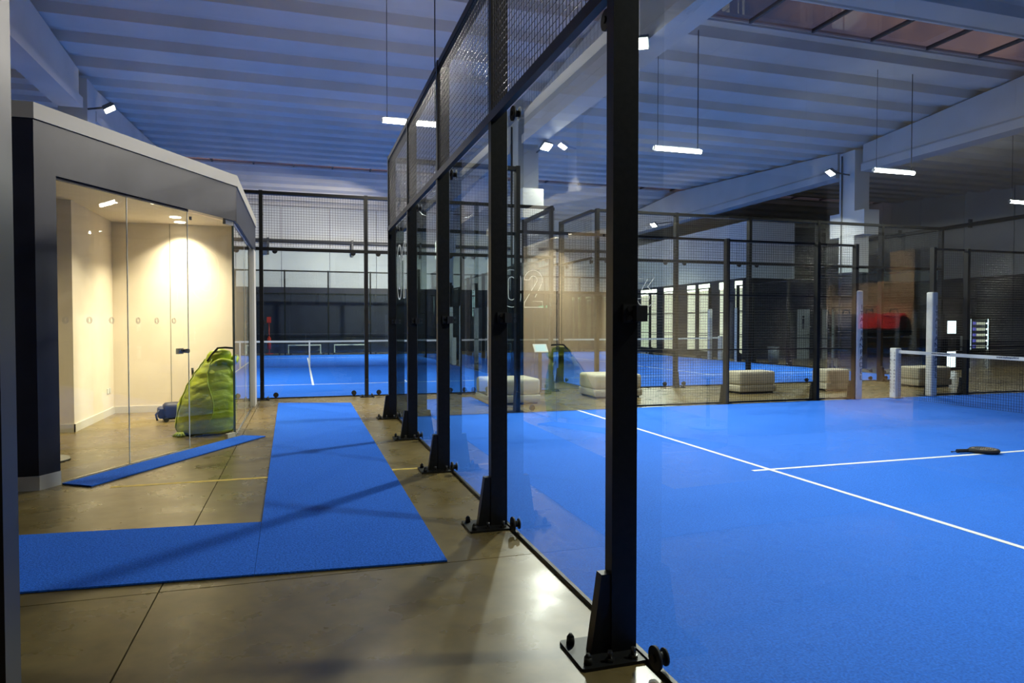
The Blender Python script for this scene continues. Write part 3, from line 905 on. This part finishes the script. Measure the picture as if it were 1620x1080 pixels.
# ---- wheeled bag on the booth floor
t = thing('wheeled_bag', 'navy wheeled bag with raised handle behind the beanbag', 'bag', (-3.22, 10.70, 0), 0.25)
me = round_box(0.42, 0.30, 0.25, 0.07); me.materials.append(M['navy_nylon'])
link('body', me, t, (0, 0, 0.03))
me = round_box(0.10, 0.24, 0.17, 0.04); me.materials.append(M['navy_nylon']); link('side_pocket', me, t, (-0.23, 0, 0.05))
MB().tube([(0.02, -0.13, 0.24), (0.17, -0.11, 0.52)], 0.010, 6).build('strut', M['grip'], t)
MB().tube([(0.10, 0.0, 0.24), (0.19, -0.10, 0.50), (0.20, -0.10, 0.78)], 0.011, 6).build('handle_tube', M['grip'], t)
MB().tube([(0.20, -0.10, 0.70), (0.195, -0.10, 0.80)], 0.017, 8).build('grip', M['grip'], t)
for y in (-0.13, 0.13):
    MB().cyl((-0.17, y - 0.015, 0.035), (-0.17, y + 0.015, 0.035), 0.035, n=14).build('wheel', M['rubber'], t)
MB().tube([(-0.26, -0.10, 0.18), (-0.31, -0.11, 0.12), (-0.29, -0.12, 0.03)], 0.014, 6).build('strap', M['navy_nylon'], t)

# ---- stand with a round base beside the booth's solid corner
t = thing('round_base_stand', 'stand with a flat beige round base inside the booth', 'stand', (-4.08, 7.68, 0))
MB().cyl((0, 0, 0.0), (0, 0, 0.012), 0.265, n=40).build('foot_ring', M['rubber'], t)
MB().cyl((0, 0, 0.012), (0, 0, 0.022), 0.27, 0.262, n=40).build('base', M['coping'], t)
MB().cyl((0, 0, 0.022), (0, 0, 0.70), 0.028, n=14).build('stem', M['chrome'], t)
MB().cyl((0, 0, 0.70), (0, 0, 0.72), 0.10, n=24).build('top_plate', M['coping'], t)

# ---- near door post at the left
t = thing('entrance_post', 'narrow dark satin metal post at the entrance', 'post', (-2.025, 0.50, 0))
MB().box(-0.17, -0.03, 1.60, 0.168, 0.03, 3.2).build('upper_sleeve', M['post_metal'], t)
MB().box(-0.17, -0.03, 0, 0.168, 0.03, 1.60).build('lower_sleeve', M['post_metal'], t)

# ---- display wall in the lobby left of the booth (seen as a reflection)
t = thing('display_unit', 'tan wood display unit with a black shelf left of the booth', 'shelf unit', (-7.6, 0, 0))
MB().box(-0.1, 7.98, 0.55, 0.0, 10.2, 2.16).build('panel', M['wood'], t)
MB().box(-0.1, 7.50, 0.55, 0.02, 7.96, 2.62).build('panel', M['wood'], t)
MB().box(-0.1, 7.50, 0.0, 0.01, 10.2, 0.55).build('plinth', M['wood'], t)
MB().box(0.0, 7.52, 1.33, 0.34, 10.1, 1.37).build('shelf', M['black_gloss'], t)
for (y, z) in ((7.73, 2.62), (8.5, 2.16), (9.5, 2.16)):  # unseen fixtures: arms and heads invented to brighten the tan panels
    lm = MB().box(-0.02, y - 0.02, z, 0.02, y + 0.02, z + 0.25).box(-0.02, y - 0.02, z + 0.22, 1.00, y + 0.02, z + 0.26).build('added_lamp_arm', M['grip'], t)
    MB().box(0.92, y - 0.22, z + 0.18, 1.02, y + 0.22, z + 0.22).build('added_lamp_head', M['grip'], lm)
    area_light('display_source_offscreen', lm, (0.97, y, z + 0.16), (0.05, y, z - 1.1), 80, 0.10, 0.44, (1.0, 0.88, 0.68), math.radians(85))
for k, (y, c, cn) in enumerate(((7.74, 'red_bag', 'red bag at the end of the shelf'), (8.22, 'red_bag', 'red bag beside a black bag'), (8.72, 'black_bag', 'black bag beside a red bag'), (9.20, 'black_bag', 'black bag beside another black bag'))):
    g = thing('sports_bag', 'boxy %s of the display unit' % cn, 'bag', (-7.44, y, 1.37), 0, 'sports bags on the display shelf')
    me = round_box(0.20, 0.36, 0.27, 0.05); me.materials.append(M[c]); link('body', me, g)
    MB().tube([(0.0, -0.08, 0.26), (0, -0.06, 0.33), (0, 0.06, 0.33), (0, 0.08, 0.26)], 0.012, 6).build('handle', M['grip'], g)

# ================================================================== WALKWAY AND COURT ITEMS
# ottomans
OTT = [((2.28, 11.55), 1.02, 0.9, 'cream square ottoman partly behind a post of the near glass wall'),
       ((4.62, 12.05), 1.02, 0.9, 'cream square ottoman beside the tablet stand'),
       ((7.84, 11.85), 0.92, 0.55, 'beige ottoman behind the mesh near the grey bin'),
       ((9.90, 11.78), 0.64, 0.50, 'small beige ottoman behind the white padded post at the fence gap'),
       ((12.80, 11.95), 1.02, 0.58, 'wide beige ottoman behind the net')]
for (xy, wx, wy, lab) in OTT:
    t = thing('ottoman', lab, 'ottoman', (*xy, 0), 0.03 * random.uniform(-1, 1))
    MB().box(-wx / 2 + 0.05, -wy / 2 + 0.05, 0, wx / 2 - 0.05, wy / 2 - 0.05, 0.035).build('plinth', M['rubber'], t)
    me = round_box(wx, wy, 0.14, 0.02); me.materials.append(M['fabric']); link('lower_band', me, t, (0, 0, 0.035))
    me = round_box(wx - 0.012, wy - 0.012, 0.30, 0.06, 4); me.materials.append(M['fabric']); link('cushion', me, t, (0, 0, 0.172))
# tablet stand
t = thing('tablet_stand', 'black floor stand holding a lit tablet before the number 02 glass', 'stand', (3.42, 12.95, 0))
MB().box(-0.20, -0.17, 0, 0.20, 0.17, 0.02).build('base', M['steel'], t)
MB().box(-0.035, -0.02, 0.02, 0.035, 0.02, 0.92).build('pole', M['steel'], t)
tb = MB().box(-0.15, -0.012, -0.11, 0.15, 0.012, 0.11).build('tablet', M['white_plastic'], t)
tb.location = (0, -0.03, 0.96); tb.rotation_euler = (math.radians(-42), math.radians(0), 0)
MB().box(-0.115, -0.0135, -0.085, 0.115, -0.012, 0.085).build('screen', M['screen'], tb)
MB().box(-0.06, -0.01, -0.06, 0.06, 0.045, 0.0).build('bracket', M['steel'], t).location = (0, 0, 0.95)
# grey bin and white bin
def bin_(label, loc, r, h, mat):
    t = thing('waste_bin', label, 'bin', loc)
    MB().cyl((0, 0, 0), (0, 0, h), r * 0.82, r, n=20).build('body', mat, t)
    MB().tube([(r * math.cos(a), r * math.sin(a), h) for a in [2 * PI * i / 20 for i in range(20)]], 0.015, 6, True).build('rim', mat, t)
bin_('grey waste bin standing by the black ribbed wall', (15.50, 20.9, 0), 0.21, 0.62, M['grey_plastic'])
# racket lying on the centre line
t = thing('padel_racket', 'black padel racket lying on the white centre line', 'racket', (5.86, 5.08, 0.0135), -0.18)
b = MB(); n = 30
hd = [(0.115 + 0.13 * math.cos(2 * PI * i / n) * (1.0 if math.cos(2 * PI * i / n) > 0 else 1.05), 0.125 * math.sin(2 * PI * i / n)) for i in range(n)]
b.prism(hd, 0.004, 0.042); hd_o = b.build('head', M['racket_face'], t, 0.006)
MB().tube([(x * 1.0, y * 1.02, 0.023) for x, y in hd], 0.021, 8, True).build('frame', M['grip'], t)
hb = MB()
for ix in range(7):
    for iy in range(7):
        x, y = 0.115 + (ix - 3) * 0.03, (iy - 3) * 0.03
        if ((x - 0.115) / 0.10) ** 2 + (y / 0.10) ** 2 < 1: hb.cyl((x, y, 0.0422), (x, y, 0.0432), 0.006, n=8)
o = hb.build('drill_holes', M['black_gloss'], t); o['kind'] = 'stuff'
MB().tube([(-0.02, 0.07, 0.023), (-0.06, 0.035, 0.023), (-0.10, 0.016, 0.023)], 0.014, 6).build('throat', M['grip'], t)
MB().tube([(-0.02, -0.07, 0.023), (-0.06, -0.035, 0.023), (-0.10, -0.016, 0.023)], 0.014, 6).build('throat', M['grip'], t)
MB().cyl((-0.09, 0, 0.023), (-0.225, 0, 0.023), 0.019, 0.021, n=12).build('grip', M['grip'], t)
MB().tube([(-0.22, 0, 0.02), (-0.27, 0.03, 0.006), (-0.25, 0.06, 0.006), (-0.21, 0.03, 0.01)], 0.004, 5).build('wrist_cord', M['grip'], t)

# benches and red extinguisher stand in front of the end wall
for k, (x, lab) in enumerate(((-1.25, 'grey bench with white frame by the end wall, nearer the red stand'), (1.0, 'grey bench with white frame by the end wall, farther from the red stand'))):
    t = thing('bench', lab, 'bench', (x, 35.7, 0))
    MB().box(-0.80, -0.2, 0.40, 0.80, 0.2, 0.45).build('seat', M['pad'], t)
    MB().box(-0.76, 0.12, 0.12, 0.76, 0.16, 0.40).build('back_panel', M['grey_plastic'], t)
    for sx in (-0.78, 0.78):
        for sy in (-0.17, 0.17):
            MB().box(sx - 0.02, sy - 0.02, 0, sx + 0.02, sy + 0.02, 0.40).build('leg', M['white_plastic'], t)
t = thing('extinguisher_stand', 'red fire extinguisher on a red stand by the end wall', 'extinguisher', (-2.95, 35.6, 0))
MB().cyl((0, 0, 0), (0, 0, 0.03), 0.2, n=20).build('base', M['red'], t)
MB().cyl((0, 0.04, 0.03), (0, 0.04, 1.85), 0.025, n=10).build('pole', M['red'], t)
MB().cyl((0, -0.09, 0.25), (0, -0.09, 0.80), 0.09, n=18).cyl((0, -0.09, 0.80), (0, -0.09, 0.88), 0.09, 0.03, n=18).build('cylinder', M['red'], t)
MB().cyl((0, -0.09, 0.88), (0, -0.09, 0.96), 0.02, n=8).build('valve', M['grip'], t)
MB().box(-0.10, 0.0, 1.55, 0.10, 0.03, 1.85).build('sign_plate', M['red'], t)

# vending machines, doors and mark on the black ribbed wall
t = thing('vending_machine', 'black snack vending machine with lit rows behind glass', 'vending machine', (27.75, 22.95, 0))
MB().box(-0.75, -0.35, 0.05, 0.75, 0.45, 1.80).build('cabinet', M['black_gloss'], t)
MB().box(-0.62, -0.36, 0.35, 0.42, -0.345, 1.70).build('display_back', M['grey_plastic'], t)
for k in range(5):
    z = 0.42 + k * 0.26
    MB().box(-0.12, -0.40, z, 0.36, -0.37, z + 0.11).build('snack_row', M['snack'], t)
    MB().box(-0.34, -0.40, z, -0.20, -0.37, z + 0.13).build('bottle_row', M['blue_bottle'], t)
    for x in (-0.56, 0.48):
        MB().cyl((x, -0.37, z + 0.06), (x, -0.40, z + 0.06), 0.04, n=12).build('lamp_dot', M['lit_white'], t)
for x in (-0.47, 0.56): MB().box(x - 0.012, -0.385, 0.35, x + 0.012, -0.365, 1.72).build('edge_light', M['cold_strip'], t)
MB().box(-0.75, -0.30, 0, 0.75, 0.42, 0.05).build('plinth', M['rubber'], t)
t = thing('coffee_machine', 'black drinks machine with two white lit panels', 'vending machine', (18.72, 16.42, 0))
MB().box(-0.55, -0.35, 0.05, 0.55, 0.45, 1.80).build('cabinet', M['black_gloss'], t)
MB().box(-0.42, -0.375, 1.18, -0.08, -0.35, 1.58).build('lit_panel', M['lit_white'], t)
MB().box(-0.42, -0.375, 0.10, -0.08, -0.35, 0.60).build('lit_panel', M['lit_white'], t)
MB().box(0.12, -0.365, 0.62, 0.42, -0.35, 1.10).build('keypad', M['grey_plastic'], t)
MB().box(-0.40, -0.362, 0.62, -0.05, -0.35, 1.05).build('cup_bay', M['rubber'], t)
MB().box(-0.55, -0.30, 0, 0.55, 0.42, 0.05).build('plinth', M['rubber'], t)
for k, (x, lab) in enumerate(((19.15, 'white door with a dark figure sign, beside the grey bin'), (20.45, 'white door with a dark figure sign, farther from the grey bin'))):
    t = thing('door_%d' % (k + 1), lab, None, (x, BY - 0.02, 0), kind='structure')
    MB().box(-0.32, -0.03, 0, 0.32, 0.01, 2.12).build('leaf', M['white_plastic'], t)
    MB().box(-0.37, -0.035, 0, -0.32, 0.01, 2.17).box(0.32, -0.035, 0, 0.37, 0.01, 2.17).build('frame', M['pipe'], t)
    MB().cyl((0, -0.03, 1.80), (0, -0.036, 1.80), 0.055, n=14).box(-0.05, -0.036, 1.50, 0.05, -0.03, 1.72).box(-0.045, -0.036, 1.28, -0.01, -0.03, 1.50).box(0.01, -0.036, 1.28, 0.045, -0.03, 1.50).build('figure_sign', M['ink'], t)
    MB().box(-0.32, -0.034, 1.0, 0.32, -0.03, 1.02).build('door_seam', M['grey_plastic'], t)
    MB().cyl((0.25, -0.03, 1.05), (0.25, -0.07, 1.05), 0.012, n=8).box(0.17, -0.08, 1.04, 0.26, -0.065, 1.06).build('handle', M['chrome'], t)
t = MB().tube([(-0.22, 0, -0.1), (-0.05, 0, -0.04), (0.0, 0, 0.05), (0.1, 0, 0.02), (0.22, 0, 0.12)], 0.012, 5).tube([(-0.1, 0, -0.02), (0.0, 0, 0.0), (0.12, 0, -0.08)], 0.010, 5).build('wall_mark', M['pipe'])
t.location = (17.9, BY - 0.015, 1.02)
tag(t, 'small pale scribbled mark on the black ribbed wall', 'sign')

# ================================================================== LAMPS
def pendant(label, x0, x1, y, z=6.5, power=PEND_W):
    t = thing('linear_pendant', label, 'lamp', ((x0 + x1) / 2, y, z))
    L_ = (x1 - x0) / 2
    MB().cyl((-L_, 0, 0), (L_, 0, 0), 0.045, n=16).build('tube', M['lamp'], t)
    MB().box(-L_ + 0.03, -0.022, 0.03, L_ - 0.03, 0.022, 0.062).build('spine', M['white_plastic'], t)
    for sx in (-1, 1):
        MB().cyl((sx * L_, 0, 0), (sx * (L_ + 0.02), 0, 0), 0.047, n=16).build('end_cap', M['white_plastic'], t)
    zt = roof_z(y) - z + 0.20
    MB().cyl((-L_ + 0.08, 0, 0.06), (-L_ + 0.08, 0, zt), 0.006, n=6).build('cable', M['grip'], t)
    MB().cyl((L_ - 0.08, 0, 0.06), (L_ - 0.08, 0, zt), 0.011, n=6).build('cable', M['grip'], t)
    area_light('pendant_source', t, (0, 0, -0.06), (0, 0, -1), power, 2 * L_, 0.09)
pendant('glowing linear pendant lamp hanging at the end of the long runner', 0.07, 1.14, 12.30, 5.28)
pendant('glowing linear pendant lamp hanging above the walkway beside the ottomans', 5.86, 7.00, 12.50, 5.25)
pendant('glowing linear pendant lamp hanging above the widest ottoman', 12.14, 13.40, 12.90, 5.28)
pendant('glowing linear pendant lamp hanging near the drinks machine', 19.60, 20.70, 15.10, 5.27)

def floodlight(label, loc, aim, mount, power=FLOOD_W, off=''):
    t = thing('floodlight' + off, label, 'lamp', loc)
    d = (Vector(aim) - Vector(loc)).normalized()
    rot = d.to_track_quat('-Z', 'Y').to_euler()
    h = MB().box(-0.17, -0.13, 0.0, 0.17, 0.13, 0.06)
    for k in range(6): h.box(-0.15 + k * 0.055, -0.11, 0.06, -0.14 + k * 0.055, 0.11, 0.10)
    ho = h.build('housing', M['grey_plastic'], t); ho.rotation_euler = rot
    le = MB().box(-0.15, -0.11, -0.012, 0.15, 0.11, 0.0).build('lens', M['flood'], ho)
    MB().tube([(0, 0, 0.05), tuple(Vector(mount) - Vector(loc))], 0.025, 8).build('bracket_arm', M['pipe'], t)
    area_light('flood_source' + off, t, tuple(d * 0.03), tuple(d * 5), power, 0.30, 0.22, spread=math.radians(140))
    return t
floodlight('dazzling floodlight under the roof beam over the near court', (4.26, 10.15, 6.36), (2.4, 7.2, 0), (4.425, 10.15, 6.52), 480)
floodlight('floodlight under the roof beam over the entrance end of the near court', (4.26, 1.2, 6.36), (2.6, 3.6, 0), (4.425, 1.2, 6.52), 230, '_offscreen')
floodlight('floodlight on the white column beside the near court corner', (4.98, 16.85, 6.28), (7.0, 12.5, 0), (4.95, 17.565, 6.30), 300)
floodlight('floodlight on the column behind the glass booth', (-5.62, 17.3, 6.45), (-1.5, 17.8, 0), (-6.14, 17.6, 6.50), 560)
floodlight('floodlight on the white column with corbels', (15.05, 17.6, 6.38), (10.5, 19.0, 0), (15.99, 17.8, 6.42), 480)
floodlight('distant floodlight under the beam beside the warm windows', (15.0, 29.2, 6.30), (10.0, 28, 0), (16.02, 29.2, 6.50), 380)
floodlight('distant floodlight above the court past the long runner', (3.7, 29.0, 6.30), (-0.8, 33.5, 0.0), (4.39, 29.2, 6.35), 720)
floodlight('distant floodlight above the court beside the warm windows', (5.7, 29.0, 6.30), (9.5, 32, 0), (5.01, 29.2, 6.35), 480)

# look-alikes share a group
GROUPS = {'ottoman': 'ottomans along the cross walkway', 'linear_pendant': 'linear pendants above the cross walkway', 'floodlight': 'floodlights under the roof',
          'concrete_column': 'concrete columns of the hall', 'roof_beam': 'roof beams of the hall', 'court_net': 'court nets', 'side_fence': 'court side fences',
          'glass_back_wall': 'glass end walls of the courts', 'bench': 'benches by the end wall', 'carpet_runner': 'blue carpet runners', 'heating_pipe': 'heating pipes on the walls',
          'strip_light': 'strip lights on the end wall'}
for o in bpy.data.objects:
    k = o.name.split('.')[0]
    k = k.replace('_offscreen', '')
    if o.parent is None and k in GROUPS and 'category' in o: o['group'] = GROUPS[k]
